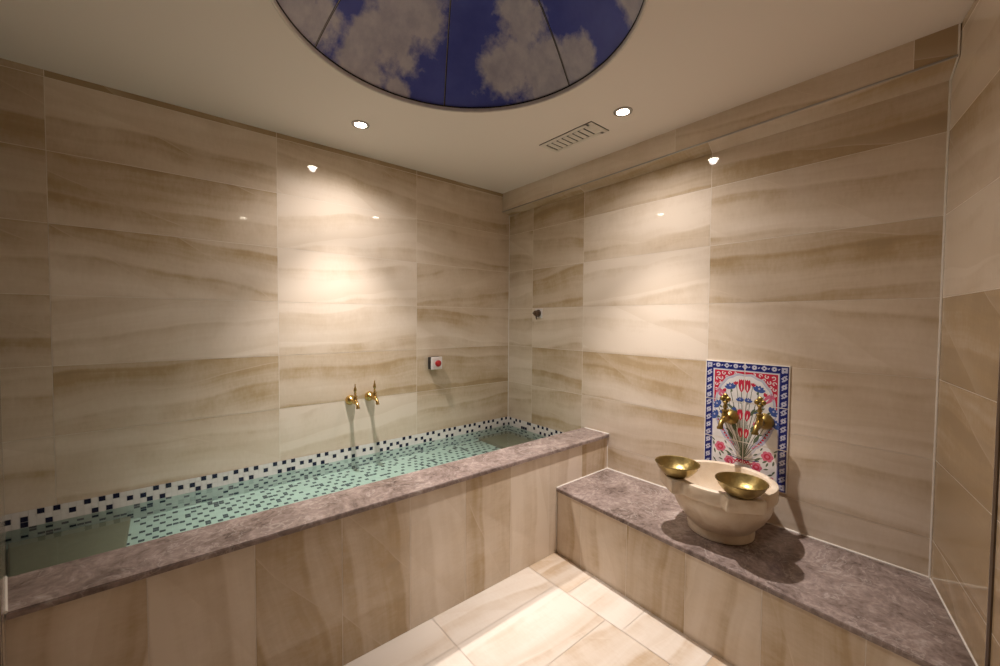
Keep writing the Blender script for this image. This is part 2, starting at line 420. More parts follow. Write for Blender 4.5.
# coping slab
b = MB(); yo, yi = TUBY-0.014, -0.785
c_lo = [(dxa(yo)+0.002,yo),(-0.0016,yo),(-0.0016,yi),(dxa(yi)+0.002,yi)]
bm = bmesh.new(); vs = [bm.verts.new((x,y,ZT-0.018)) for x,y in c_lo] + [bm.verts.new((x,y,ZT)) for x,y in c_lo]
for q_ in ((3,2,1,0),(4,5,6,7),(0,1,5,4),(1,2,6,5),(2,3,7,6),(3,0,4,7)): bm.faces.new([vs[i] for i in q_])
bmesh.ops.bevel(bm, geom=[e_ for e_ in bm.edges if e_.verts[0].co.z > ZT-0.001 and e_.verts[1].co.z > ZT-0.001], offset=0.003, segments=2, affect='EDGES')
for f in bm.faces: b.face([v.co.copy() for v in f.verts], M['marble'])
bm.free(); pbuild(b, 'marble_coping', weld=True)
# mosaic lining
PT = 0.023; TOP = 0.528; ZF = 0.388
row1 = [1,3,7,9,11,15,17,19,23,25,27,31,33,39,41,47,49,55,57,59,63,65,71,73,75,79,81,83,87,89,95,97,103,105,107,111,113]
row2 = [5,13,21,29,35,37,43,45,51,53,61,67,69,77,85,91,93,99,101,109,115,117]
row3 = [2,8,10,16,18,24,26,32,34,40,42,46,48,56,58,64,66,71,72,74,80,82,88,90,96,98,104,106,112,115]
b = MB()
def mosaic(O, U, V, W, H, dark, c0=0.0, shallow=False, trim=False):
    O, U, V = Vector(O), Vector(U), Vector(V); N = U.cross(V)
    P = [O, O+U*W, O+U*W+V*H, O+V*H]
    if trim: P[0].x = dxa(P[0].y); P[3].x = dxa(P[3].y)
    b.face(P, M['mgrout'])
    nu, nv = int(W/PT+0.999), int(H/PT+0.999); g = 0.0011
    vb = [k*PT for k in range(nv+1)]
    if shallow: vb = [0, PT, 2*PT, 3*PT] + [3*PT+0.0105*k for k in range(1, int((H-3*PT)/0.0105)+1)] + [H]
    nv = len(vb)-1
    for i in range(nu):
        for j in range(nv):
            u0, u1 = i*PT+g+c0, min((i+1)*PT-g+c0, W); v0, v1 = vb[j]+g*0.7, min(vb[j+1]-g*0.7, H)
            if u0 < 0: u0 = 0
            if trim and O.x+u0 < dxa(O.y+v0)+0.002: continue
            if u1-u0 < 0.002 or v1-v0 < 0.002: continue
            b.face([O+U*a+V*c+N*0.0008 for a, c in ((u0,v0),(u1,v0),(u1,v1),(u0,v1))], (M['navy'] if j < 3 and not trim else M['navy_veiled']) if dark(i, j) else M['white'])
def under(i, j):
    h = ((i*37 + j*91 + (i*j) % 13) % 29) / 29.0
    return (h < 0.86) if (j % 2 == 0 and (i + j//2) % 2 == 0) else h < 0.05
def darkA(i, j):
    if j == 0: return i in row1
    if j == 1: return i in row2
    if j == 2: return i in row3
    return under(i, j)
mosaic((0,-0.004,TOP), (-1,0,0), (0,0,-1), -XA, TOP-ZF, darkA, -0.5*PT+0.003+0.0002, True)
bB1 = [1,4,6,10,11,15,17,19,23,25,29,31]; bB2 = [3,13,21,27]; bB3 = [0,7,8,9,16,18,20,24,26,30]
mosaic((-0.004,-0.785,TOP), (0,1,0), (0,0,-1), 0.785, TOP-ZF, lambda i, j: ((33-i) in (bB1, bB2, bB3)[j]) if j < 3 else under(i, j), 0.0, True)
mosaic((XA,-0.785,ZF), (1,0,0), (0,1,0), -XA-0.004, 0.781, under, trim=True)
# inner face under the coping
b.face([(-0.004,-0.80,ZF),(dxa(-0.8),-0.80,ZF),(dxa(-0.8),-0.80,ZT-0.018),(-0.004,-0.80,ZT-0.018)], M['mgrout'])
pbuild(b, 'mosaic_lining')
def seat(P, z):
    s_ = MB(); bm = bmesh.new(); n = len(P)
    lo = [bm.verts.new((x,y,ZF+0.0015)) for x, y in P]; hi = [bm.verts.new((x,y,z)) for x, y in P]
    bm.faces.new(lo[::-1]); top = bm.faces.new(hi)
    for i in range(n): bm.faces.new((lo[i], lo[(i+1) % n], hi[(i+1) % n], hi[i]))
    bmesh.ops.bevel(bm, geom=list(top.edges), offset=0.004, segments=2, affect='EDGES')
    for f in bm.faces: s_.face([v.co.copy() for v in f.verts], M['seatstone'])
    bm.free(); return pbuild(s_, 'underwater_seat', weld=True)
M['seatstone'] = plain('seat_stone', (0.33, 0.245, 0.19), 0.4)
seat([(dxa(-0.78)+0.006,-0.78),(-2.325,-0.78),(-2.325,-0.012),(dxa(-0.012)+0.006,-0.012)], 0.412)
seat([(-0.315,-0.78),(-0.012,-0.78),(-0.012,-0.012),(-0.315,-0.012)], 0.412)
b = MB(); b.face([(dxa(-0.795)+0.002,-0.795,WATER),(-0.0048,-0.795,WATER),(-0.0048,-0.0048,WATER),(dxa(-0.004)+0.002,-0.0048,WATER)], M['water'])
tag(b.build('water'), 'still greenish water filling the long mosaic pool', 'water', kind='stuff')

# ------------------------------------------------------------------ stone bench
bench = empty('stone_bench', (-0.25,-1.7,0), 'low tiled bench with a brown marble top along the basin wall', 'bench')
binv = Vector((0.25, 1.7, 0))
def bfx(y): return -0.478 - 0.046*(-y+TUBY)
b = MB(); yE = cpt(0.575).y
ty = TUBY-0.002; O = Vector((bfx(ty),ty,0)); E_ = Vector((bfx(-2.75),-2.75,0)); UV_ = (E_-O)
def hit(off):          # where the bench front line (moved out by off) meets the angled wall
    d = UV_.normalized(); p = O + Vector((-off,0,0)); n = Vector((-CD.y, CD.x, 0)); return p + d*((C0-p).dot(n)/d.dot(n))
cuts = [((-y)+TUBY)*1.001 for y in (-1.160,-1.446,-1.737,-2.024,-2.31,-2.6)]
tiled_rect(b, O, UV_, (0,0,1), (hit(0)-O).length-0.003, ZB-0.018, cuts, [], M['tile'], along='v', tints={(k, 0): (sh, .5, R.random()) for k, sh in enumerate((.35,.6,.36,.62,.45,.55,.5))})
b.build('tiled_front', bench, tuple(binv))
b = MB(); ed_ = 0.010
hp = hit(ed_)-CD*0.002; c_lo = [(bfx(ty)-ed_, ty), (hp.x, hp.y+0.0014), (-0.0016, YB+0.0016), (-0.0016, ty)]
bm = bmesh.new(); vs = [bm.verts.new((x,y,ZB-0.018)) for x,y in c_lo] + [bm.verts.new((x,y,ZB)) for x,y in c_lo]
for q_ in ((3,2,1,0),(4,5,6,7),(0,1,5,4),(1,2,6,5),(2,3,7,6),(3,0,4,7)): bm.faces.new([vs[i] for i in q_])
bmesh.ops.bevel(bm, geom=[e_ for e_ in bm.edges if e_.verts[0].co.z > ZB-0.001 and e_.verts[1].co.z > ZB-0.001], offset=0.0025, segments=2, affect='EDGES')
for f in bm.faces: b.face([v.co.copy() for v in f.verts], M['marble'])
bm.free(); b.build('marble_slab', bench, tuple(binv), weld=True)

# ------------------------------------------------------------------ basin
BC = (-0.242, -1.768); RT = 0.250          # centre, rim height
basin = empty('washbasin', (BC[0],BC[1],ZB), 'round cream marble washbasin with two bowl ledges, standing on the bench', 'basin')
NB = 240; LUGS = [math.radians(180-42), math.radians(180+42)]
def outline(Rr, d, w, a):
    r = Rr
    for l in LUGS:
        t_ = (a-l+PI) % (2*PI) - PI
        if abs(t_) < PI/2-0.05:
            lim = min(d/math.cos(t_), w/max(abs(math.sin(t_)), 1e-5))
            r = max(r, lim)
    return r
def ringb(Rr, z, d=0, w=0):
    out = []
    for i in range(NB):
        a = 2*PI*i/NB; r = outline(Rr, d, w, a) if d else Rr
        out.append((r*math.cos(a), r*math.sin(a), z))
    return out
b = MB()
rr = [ringb(0.02,0.0), ringb(0.130,0.0), ringb(0.135,0.004), ringb(0.137,0.024), ringb(0.133,0.034), ringb(0.133,0.040),
      ringb(0.150,0.060), ringb(0.174,0.090), ringb(0.192,0.122), ringb(0.203,0.152), ringb(0.2035,0.178), ringb(0.2035,0.189),
      ringb(0.214,0.190,0.240,0.070), ringb(0.2165,0.193,0.250,0.073), ringb(0.2175,0.200,0.254,0.074), ringb(0.2175,0.243,0.254,0.074), ringb(0.216,0.2485,0.252,0.072), ringb(0.212,0.250,0.247,0.067),
      ringb(0.192,0.250), ringb(0.188,0.2475), ringb(0.184,0.232), ringb(0.176,0.18), ringb(0.155,0.130), ringb(0.115,0.095), ringb(0.06,0.08), ringb(0.02,0.078)]
b.grid(rr, M['cream']); b.cap(rr[0], M['cream'], True); b.cap(rr[-1], M['cream'])
b.build('basin_body', basin)
b = MB(); b.lathe([(0.001,0.0815),(0.018,0.0815),(0.021,0.079)], M['brass'], 24); b.build('drain', basin)

def make_bowl(loc, label, rz):
    o = empty('brass_bowl', loc, label, 'bowl', 'brass bowls on the basin', rz)
    b = MB()
    prof = [(0.004,0.0),(0.050,0.0),(0.055,0.002),(0.072,0.018),(0.087,0.038),(0.0955,0.056),(0.0985,0.0615),(0.1005,0.063),(0.0995,0.065),(0.0955,0.0635),(0.0925,0.058),(0.083,0.038),(0.067,0.018),(0.048,0.007),(0.004,0.0055)]
    prof = [(a*0.955, h*0.9) for a, h in prof]
    b.lathe(prof, M['bowl'], 72); b.cap([(0.00382*math.cos(2*PI*i/72),0.00382*math.sin(2*PI*i/72),0.0) for i in range(72)], M['bowl'], True)
    b.cap([(0.00382*math.cos(2*PI*i/72),0.00382*math.sin(2*PI*i/72),0.00495) for i in range(72)], M['bowl'])
    b.build('bowl_body', o); return o
bd = 0.200
for l, lab in ((LUGS[0], 'shallow brass bowl on the basin ledge nearest the pool'), (LUGS[1], 'shallow brass bowl on the basin ledge farther from the pool')):
    make_bowl((BC[0]+bd*math.cos(l), BC[1]+bd*math.sin(l), ZB+RT+0.0003), lab, 0)

# ------------------------------------------------------------------ taps (local +X leaves the wall)
def make_tap(loc, rz, label, kind, group):
    o = empty('brass_tap', loc, label, 'tap', group, rz)
    m = M['brass'] if kind == 'spire' else M['oldbrass']
    if kind == 'grip': o.scale = (1.2, 1.2, 1.2)
    ex = 0.024 if kind == 'spire' else 0.0       # longer barrel
    fk = 0.98 if kind == 'spire' else 1.0; hk = 0.88 if kind == 'spire' else 1.0
    b = MB(); b.lathe([(a_*fk, h_*fk) for a_, h_ in ((0.0005,0.0),(0.031,0.0),(0.032,0.003),(0.030,0.008),(0.027,0.016),(0.021,0.025),(0.014,0.031),(0.0115,0.034),(0.0005,0.034))], m, 36, 'X'); b.build('wall_flange', o)
    b = MB(); b.tube([(0.028,0,0),(0.04+ex*0.5,0,0),(0.052+ex,0,0),(0.062+ex,0,0),(0.072+ex,0,0),(0.080+ex,0,-0.002)], [0.0105,0.0105,0.0125,0.0150,0.0140,0.011], m, 20)
    b.lathe([(0.0125,0.010),(0.0125,0.020),(0.0105,0.023),(0.0105,0.030),(0.013,0.032),(0.013,0.037),(0.008,0.040),(0.0005,0.040)], m, 24, 'Z', (0.062+ex,0,0)); b.build('tap_body', o)
    b = MB(); b.tube([(0.076+ex,0,-0.001),(0.088+ex,0,-0.004),(0.098+ex,0,-0.010),(0.104+ex,0,-0.018),(0.107+ex,0,-0.028)], [0.0105,0.0100,0.0095,0.0092,0.0092], m, 18)
    b.lathe([(0.0075,-0.004),(0.0115,-0.004),(0.0120,0.001),(0.0105,0.005)], m, 20, 'Z', (0.1072+ex,0,-0.029)); b.build('spout', o)
    b = MB()
    if kind == 'spire':
        b.lathe([(a_, 0.036+(h_-0.036)*hk) for a_, h_ in ((0.0045,0.036),(0.0045,0.046),(0.0085,0.050),(0.0065,0.056),(0.0045,0.062),(0.0085,0.070),(0.0095,0.078),(0.0080,0.088),(0.0045,0.098),(0.0030,0.108),(0.0042,0.113),(0.0030,0.118),(0.0004,0.122))], m, 20, 'Z', (0.062+ex,0,0))
    else:
        b.lathe([(0.0055,0.038),(0.0055,0.044),(0.0095,0.048),(0.0075,0.055),(0.0060,0.062),(0.0095,0.068),(0.0120,0.071),(0.0060,0.075)], m, 20, 'Z', (0.062,0,0))
        # flattened three-lobed grip
        for cy, cz, r_ in ((0,0.094,0.0115),(-0.0105,0.083,0.0105),(0.0105,0.083,0.0105)):
            rows_ = []
            for i in range(9):
                th = -PI/2 + PI*i/8
                rows_.append([(0.062+0.0075*math.sin(th), cy+r_*math.cos(th)*math.cos(2*PI*j/20)+0.0, cz+r_*math.cos(th)*math.sin(2*PI*j/20)) for j in range(20)])
            b.grid(rows_, m)
    b.build('handle', o); return o
GP, GB = 'brass taps over the pool', 'brass taps over the basin'
make_tap((-1.308, -0.0004, 0.826), -PI/2, 'left brass spire-handled tap on the wall above the pool', 'spire', GP)
make_tap((-1.186, -0.0004, 0.836), -PI/2, 'right brass spire-handled tap on the wall above the pool, nearer the red button', 'spire', GP)
make_tap((-0.0062, -1.716, 0.852), PI, 'antique brass tap on the left half of the floral tile panel', 'grip', GB)
make_tap((-0.0062, -1.866, 0.858), PI, 'antique brass tap on the right half of the floral tile panel', 'grip', GB)

# ------------------------------------------------------------------ painted tile panel
def paint(name, c): return plain(name, c, 0.16)
PM = dict(white=paint('glaze_white',(0.80,0.79,0.80)), navy=paint('glaze_navy',(0.018,0.026,0.17)), blue=paint('glaze_blue',(0.06,0.11,0.36)), red=paint('glaze_red',(0.56,0.035,0.075)),
          pink=paint('glaze_pink',(0.66,0.16,0.27)), green=paint('glaze_green',(0.11,0.15,0.10)), lav=paint('glaze_lavender',(0.48,0.49,0.66)), grey=paint('glaze_grey',(0.56,0.57,0.66)), black=paint('glaze_black',(0.02,0.02,0.05)))
PW, PH = 0.366, 0.586; PY, PZ = -1.591, 0.541
polys = []          # (layer, convex polygon, material)
def poly(L, pts, m): polys.append((L, pts, m))
def ell(L, x, z, a, b_, m, rot=0.0, n=14):
    c, s_ = math.cos(rot), math.sin(rot)
    poly(L, [(x+a*math.cos(2*PI*i/n)*c-b_*math.sin(2*PI*i/n)*s_, z+a*math.cos(2*PI*i/n)*s_+b_*math.sin(2*PI*i/n)*c) for i in range(n)], m)
def rect(L, x0, z0, x1, z1, m): poly(L, [(x0,z0),(x1,z0),(x1,z1),(x0,z1)], m)
def stroke(L, pts, w, m):
    for (x0,z0), (x1,z1) in zip(pts, pts[1:]):
        d = math.hypot(x1-x0, z1-z0) or 1e-9; nx, nz = -(z1-z0)/d*w/2, (x1-x0)/d*w/2
        ex, ez = (x1-x0)/d*w*0.3, (z1-z0)/d*w*0.3
        poly(L, [(x0+nx-ex,z0+nz-ez),(x0-nx-ex,z0-nz-ez),(x1-nx+ex,z1-nz+ez),(x1+nx+ex,z1+nz+ez)], m)
def bez(p0, p1, p2, n=10):
    return [((1-t_)**2*p0[0]+2*t_*(1-t_)*p1[0]+t_*t_*p2[0], (1-t_)**2*p0[1]+2*t_*(1-t_)*p1[1]+t_*t_*p2[1]) for t_ in [i/n for i in range(n+1)]]
def leaf(L, x, z, ln, w, rot, m):
    c, s_ = math.cos(rot), math.sin(rot); P = []
    for i in range(9):
        t_ = i/8; P.append((t_*ln, w*math.sin(PI*t_)**0.8))
    for i in range(7, 0, -1):
        t_ = i/8; P.append((t_*ln, -w*math.sin(PI*t_)**0.8))
    poly(L, [(x+a*c-b_*s_, z+a*s_+b_*c) for a, b_ in P], m)
BW = 0.040
rect(0, 0, 0, PW, PH, 'navy')
rect(1, BW-0.004, -0.02, PW-BW+0.004, PH-BW+0.004, 'lav')
rect(2, BW, -0.02, PW-BW, PH-BW, 'white')
# border rosettes and diamonds
def rosette(x, z, k):
    if k % 2 == 0:
        ell(1, x, z, 0.0115, 0.0115, 'lav', 0, 10); ell(2, x, z, 0.0065, 0.0065, 'white', 0, 8); ell(3, x, z, 0.004, 0.004, 'blue', 0, 6)
    else:
        poly(1, [(x-0.014,z),(x,z-0.014),(x+0.014,z),(x,z+0.014)], 'lav'); poly(2, [(x-0.007,z),(x,z-0.007),(x+0.007,z),(x,z+0.007)], 'white'); ell(3, x, z, 0.0045, 0.0045, 'navy', 0, 6)
hb = BW/2 - 0.002
nz_ = 15
for k in range(nz_):
    z_ = PH - 0.02 - (PH-0.04)*k/(nz_-1)
    for x_ in (hb, PW-hb):
        if k == 0 or k == nz_-1:
            rect(1, x_-0.012, z_-0.012, x_+0.012, z_+0.012, 'lav'); rect(2, x_-0.007, z_-0.007, x_+0.007, z_+0.007, 'grey'); rect(3, x_-0.003, z_-0.003, x_+0.003, z_+0.003, 'navy')
        else: rosette(x_, z_, k)
        if k < nz_-1:
            zm = z_ - (PH-0.04)/(nz_-1)/2
            leaf(1, x_-0.011, zm+0.004, 0.011, 0.0032, 0.6, 'lav'); leaf(1, x_+0.011, zm-0.004, 0.011, 0.0032, 0.6+PI, 'lav')
for k in range(1, 8):
    x_ = hb + (PW-2*hb)*k/8; rosette(x_, PH-hb, k+1)
    xm = x_ + (PW-2*hb)/16; leaf(1, xm-0.006, PH-hb-0.004, 0.012, 0.003, 0.7, 'lav')
leaf(1, hb+0.017, PH-hb-0.004, 0.012, 0.003, 0.7, 'lav')
# red spandrels over the arch
cxp = PW/2; x0, x1, zt_ = BW+0.003, PW-BW-0.003, PH-BW-0.003
def arch(t_):       # t 0..1 from the side (low) to the centre (high); returns half width, z
    a = t_*PI/2
    return ( (x1-x0)/2*0.93*math.cos(a)**0.85 , PH-0.212 + 0.152*math.sin(a)**1.0 + 0.012*math.sin(t_*PI*4)**2*0.5)
NA = 18
for sgn in (-1, 1):
    for i in range(NA):
        (w0, z0_), (w1, z1_) = arch(i/NA), arch((i+1)/NA)
        poly(3, [(cxp+sgn*w0, z0_), (cxp+sgn*w0, zt_), (cxp+sgn*w1, zt_), (cxp+sgn*w1, z1_)], 'red')
    pts = [(cxp+sgn*arch(i/NA)[0], arch(i/NA)[1]) for i in range(NA+1)]
    poly(3, [(cxp+sgn*arch(0)[0], arch(0)[1]), (cxp+sgn*(x1-x0)/2, arch(0)[1]), (cxp+sgn*(x1-x0)/2, zt_), (cxp+sgn*arch(0)[0], zt_)], 'red')
    stroke(5, pts, 0.009, 'grey'); stroke(6, [(a-sgn*0.004, c-0.004) for a, c in pts], 0.0035, 'lav')
    # white scrolls on the red
    for (dx, dz, r_) in ((0.018,0.018,0.010),(0.045,0.014,0.009),(0.072,0.012,0.008),(0.014,0.045,0.009),(0.034,0.040,0.009),(0.098,0.009,0.006),(0.012,0.072,0.008),(0.010,0.098,0.006),(0.058,0.031,0.007),(0.028,0.062,0.006)):
        X0 = (x0+dx) if sgn < 0 else (x1-dx); Z0 = zt_-dz; a0 = dx*160+dz*90
        arc = [(X0+r_*math.cos(a0+i*0.62)*(1-0.06*i), Z0+r_*math.sin(a0+i*0.62)*(1-0.06*i)) for i in range(8)]
        stroke(4, arc, 0.0035, 'white'); ell(4, arc[-1][0], arc[-1][1], 0.0032, 0.0032, 'white', 0, 6); ell(4, X0, Z0, 0.0022, 0.0022, 'pink', 0, 6)
# stems and flowers, mirrored about the middle
root = (cxp, 0.115)
def tulip(x, z, rot, s_=1.0, m='red'):
    s_ *= 1.1
    for d, w in ((-0.28,0.008),(0.28,0.008),(0,0.009)): leaf(6, x, z, 0.058*s_, w*s_, rot+d*0.5, m)
    leaf(7, x+0.008*math.cos(rot), z+0.008*math.sin(rot), 0.03*s_, 0.0022*s_, rot, 'white')
def carnation(x, z, rot, s_=1.0, m='blue'):
    s_ *= 1.2
    for k in range(-2, 3): leaf(6, x, z, 0.024*s_, 0.0058*s_, rot+k*0.5, m)
    ell(7, x+0.012*s_*math.cos(rot), z+0.012*s_*math.sin(rot), 0.0036*s_, 0.0036*s_, 'lav', 0, 7); leaf(6, x-0.012*s_*math.cos(rot), z-0.012*s_*math.sin(rot), 0.014*s_, 0.0035*s_, rot, 'green')
def rose(x, z, s_=1.0):
    s_ *= 1.3
    for k in range(6): ell(6, x+0.010*s_*math.cos(k*PI/3), z+0.010*s_*math.sin(k*PI/3), 0.008*s_, 0.008*s_, 'pink', 0, 8)
    ell(7, x, z, 0.010*s_, 0.010*s_, 'red', 0, 10); ell(8, x, z, 0.005*s_, 0.005*s_, 'pink', 0, 8)
for sg in (-1, 1):
    X = lambda d: cxp + sg*d
    A = lambda a: (PI/2 - sg*a)          # angle leaning outwards by a
    def stem(d, z, bend, w=0.0032):
        stroke(5, bez(root if d < 0.2 else root, (X(d*bend), (root[1]+z)/2), (X(d), z)), w, 'green')
    stem(0.014, 0.455, 0.2); tulip(X(0.013), 0.440, PI/2, 1.05)
    stem(0.016, 0.360, 0.3, 0.0026); carnation(X(0.017), 0.395, A(0.1), 0.8, 'blue')
    stem(0.062, 0.44, 0.35); carnation(X(0.060), 0.452, A(0.25), 1.15)
    stem(0.085, 0.39, 0.45); tulip(X(0.078), 0.395, A(0.75), 1.1, 'pink')
    stem(0.118, 0.355, 0.6); carnation(X(0.112), 0.360, A(1.0), 1.1)
    stem(0.122, 0.30, 0.65); carnation(X(0.122), 0.305, A(1.15), 1.1)
    stem(0.020, 0.285, 0.3, 0.0028); tulip(X(0.013), 0.300, A(0.1), 0.9)
    tulip(X(0.010), 0.215, A(0.12), 0.8)
    # long curved leaf with pink dots
    lp = bez((X(0.035),0.17), (X(0.085),0.20), (X(0.135),0.325), 12)
    for i, w in zip(range(12), (0.006,0.013,0.019,0.024,0.027,0.029,0.029,0.027,0.024,0.020,0.014,0.008)): stroke(4, lp[i:i+2], w, 'lav')
    for i in range(1, 11): ell(6, lp[i][0], lp[i][1], 0.0052-0.0003*abs(i-5), 0.0052-0.0003*abs(i-5), 'red' if i > 3 else 'pink', 0, 8)
    stroke(5, bez((X(0.12),0.31), (X(0.145),0.35), (X(0.142),0.40), 6), 0.006, 'lav')
    # roses, buds, leaves at the bottom
    stroke(5, bez(root, (X(0.07),0.12), (X(0.105),0.15)), 0.003, 'green'); rose(X(0.105), 0.150, 1.15)
    rose(X(0.060), 0.088, 1.1); rose(X(0.118), 0.036, 1.0); rose(X(0.030), 0.022, 0.9)
    stroke(5, bez(root, (X(0.03),0.09), (X(0.062),0.075)), 0.003, 'green')
    for (d, z, a, ln) in ((0.085,0.115,0.9,0.026),(0.128,0.110,0.2,0.026),(0.130,0.175,0.9,0.022),(0.075,0.170,0.5,0.02),(0.090,0.085,1.3,0.022),(0.045,0.20,0.5,0.05),(0.035,0.24,0.3,0.055),(0.055,0.27,0.8,0.045),(0.028,0.33,0.5,0.045),(0.045,0.35,0.9,0.04),(0.125,0.07,0.6,0.022),(0.090,0.02,0.8,0.022),(0.05,0.115,0.9,0.035)):
        leaf(6, X(d), z, ln, ln*0.16, A(a), 'green')
    for (d, z, a, ln) in ((0.015,0.12,0.25,0.10),(0.022,0.12,0.55,0.085),(0.030,0.115,0.8,0.07)):
        leaf(5, X(d), z, ln, 0.0045, A(a), 'grey')
    for d, z in ((0.10,0.335),(0.06,0.345),(0.095,0.255),(0.075,0.31)): ell(6, X(d), z, 0.0034, 0.0034, 'black', 0, 6)
    for (d, z, a, m) in ((0.040,0.345,0.55,'blue'),(0.045,0.285,0.6,'pink'),(0.095,0.325,0.9,'blue'),(0.036,0.475,0.3,'red'),(0.085,0.435,0.8,'red')):
        stroke(5, bez(root, (X(d*0.45), z*0.7), (X(d), z)), 0.0024, 'green')
        for k in range(-1, 2): leaf(6, X(d), z, 0.019, 0.0048, A(a)+k*0.55, m)
    for (d, z, a) in ((0.055,0.32,1.1),(0.070,0.365,1.0),(0.030,0.265,0.7),(0.060,0.24,1.2),(0.100,0.10,0.4),(0.075,0.045,1.2),(0.135,0.15,0.1),(0.045,0.14,1.0),(0.108,0.06,1.1)): leaf(6, X(d), z, 0.024, 0.0040, A(a), 'green')
    # vase lip
    for k in range(4): ell(6, X(0.008+0.016*k), 0.100-0.004*k*k*0.5, 0.0085, 0.010, 'red', 0, 10); ell(7, X(0.008+0.016*k), 0.0975-0.002*k*k, 0.003, 0.004, 'white', 0, 6)
stroke(7, bez((cxp-0.07,0.118), (cxp,0.100), (cxp+0.07,0.118)), 0.004, 'navy')
stroke(5, [(cxp,0.11),(cxp,0.44)], 0.0035, 'green')
def clip(P, x0_, z0_, x1_, z1_):
    for ax, lim, sg in ((0,x0_,1),(0,x1_,-1),(1,z0_,1),(1,z1_,-1)):
        out = []
        for i in range(len(P)):
            a, c = P[i], P[(i+1) % len(P)]; da, dc = sg*(a[ax]-lim), sg*(c[ax]-lim)
            if da >= 0: out.append(a)
            if (da >= 0) != (dc >= 0):
                t_ = da/(da-dc); out.append((a[0]+(c[0]-a[0])*t_, a[1]+(c[1]-a[1])*t_))
        P = out
        if len(P) < 3: return None
    return P
panel = empty('painted_tile_panel', (0.0009,PY-PW/2,PZ), 'floral panel of six painted blue, red and white tiles above the basin', 'tile panel')
TH_ = 0.0060
for i in range(2):
    for j in range(3):
        a0, a1 = PW*i/2+0.0020, PW*(i+1)/2-0.0020; c0, c1 = PH*j/3+0.0020, PH*(j+1)/3-0.0020
        b = MB()
        def P3(x, z, L): return (-0.0013-TH_-0.00006*L, -(x-PW/2), z)
        y0_, y1_ = -(a0-PW/2), -(a1-PW/2)
        b.box((-0.0013-TH_, y1_, c0), (-0.0013, y0_, c1), PM['white'])
        for k, (L, P, m) in enumerate(polys):
            q_ = clip(P, a0, c0, a1, c1)
            if not q_: continue
            ar = sum(q_[n][0]*q_[(n+1) % len(q_)][1]-q_[(n+1) % len(q_)][0]*q_[n][1] for n in range(len(q_)))
            if abs(ar) < 1e-9: continue
            if ar < 0: q_ = q_[::-1]
            b.face([P3(x, z, L+1+(k % 17)*0.03) for x, z in q_], PM[m])
        b.build('painted_tile', panel)
b = MB(); b.box((-0.0060,-PW/2-0.0025,0.0-0.0025), (-0.0012,PW/2+0.0025,PH+0.0025), M['silicone']); b.build('grout_bed', panel)

# ------------------------------------------------------------------ small wall fittings
sw = empty('emergency_button', (-0.716,-0.0003,1.022), 'white square wall switch with a round red push button', 'switch')
b = MB(); b.box((-0.043,-0.042,-0.043), (0.043,0,0.043), M['black'], 0.003); b.build('back_box', sw)
b = MB(); b.box((-0.044,-0.052,-0.044), (0.044,-0.042,0.044), M['plastic'], 0.003); b.build('face_plate', sw)
b = MB(); b.lathe([(0.014,-0.050),(0.014,-0.064),(0.022,-0.066),(0.0235,-0.070),(0.0225,-0.075),(0.016,-0.079),(0.0005,-0.080)], M['red'], 32, 'Y'); b.build('push_button', sw)
kn = empty('wall_valve', (-0.0004,-0.352,1.384), 'small dark knob on a pale square plate high on the basin wall', 'valve')
b = MB(); b.box((-0.007,-0.036,-0.036), (0,0.036,0.036), M['plastic'], 0.002); b.build('wall_plate', kn)
b = MB(); b.lathe([(0.0005,-0.007),(0.027,-0.007),(0.027,-0.012),(0.021,-0.016),(0.020,-0.045),(0.016,-0.050),(0.0005,-0.051)], M['bronze'], 28, 'X')
b.tube([(-0.045,0,0),(-0.068,0,0.0)], [0.006,0.004], M['bronze'], 10); b.build('knob', kn)
b = MB(); b.tube([(-0.032,0,-0.015),(-0.034,-0.002,-0.035),(-0.030,-0.004,-0.046)], [0.006,0.005,0.004], M['bronze'], 10); b.build('lever', kn)

# ------------------------------------------------------------------ ceiling vent
vx0, vx1, vy0, vy1 = -0.497, -0.343, -1.202, -0.828
vent = empty('ceiling_vent', ((vx0+vx1)/2,(vy0+vy1)/2,ZC), 'pale slatted ventilation grille in the ceiling beside the downlight', 'vent')
hx, hy = (vx1-vx0)/2, (vy1-vy0)/2; fw_ = 0.026
b = MB(); g_ = 0.0025
b.box((-hx,-hy,-0.0025),(hx,-hy+g_,-0.0001),M['dark']); b.box((-hx,hy-g_,-0.0025),(hx,hy,-0.0001),M['dark']); b.box((hx-g_,-hy,-0.0025),(hx,hy,-0.0001),M['dark']); b.box((-hx,-hy,-0.0025),(-hx+g_,hy,-0.0001),M['dark'])
b.build('shade_strips', vent)  # solid dark strips drawn as the shade line round the frame
b = MB(); z0, z1 = -0.006, -0.0002
b.box((-hx+g_,-hy+g_,z0),(hx-g_,-hy+fw_+0.016,z1),M['whitepaint'],0.001); b.box((-hx+g_,hy-fw_,z0),(hx-g_,hy-g_,z1),M['whitepaint'],0.001)
b.box((-hx+g_,-hy+fw_,z0),(-hx+fw_,hy-fw_,z1),M['whitepaint'],0.001); b.box((hx-fw_,-hy+fw_,z0),(hx-g_,hy-fw_,z1),M['whitepaint'],0.001)
b.build('frame', vent)
b = MB(); b.box((-hx+fw_-0.002,-hy+fw_,-0.0015),(hx-fw_+0.002,hy-fw_+0.002,-0.0002),M['dark']); b.build('duct_shade_plate', vent)  # flat dark plate, paints the shade seen between the slats
ys0, ys1 = -hy+fw_+0.016, hy-fw_; NS = 8
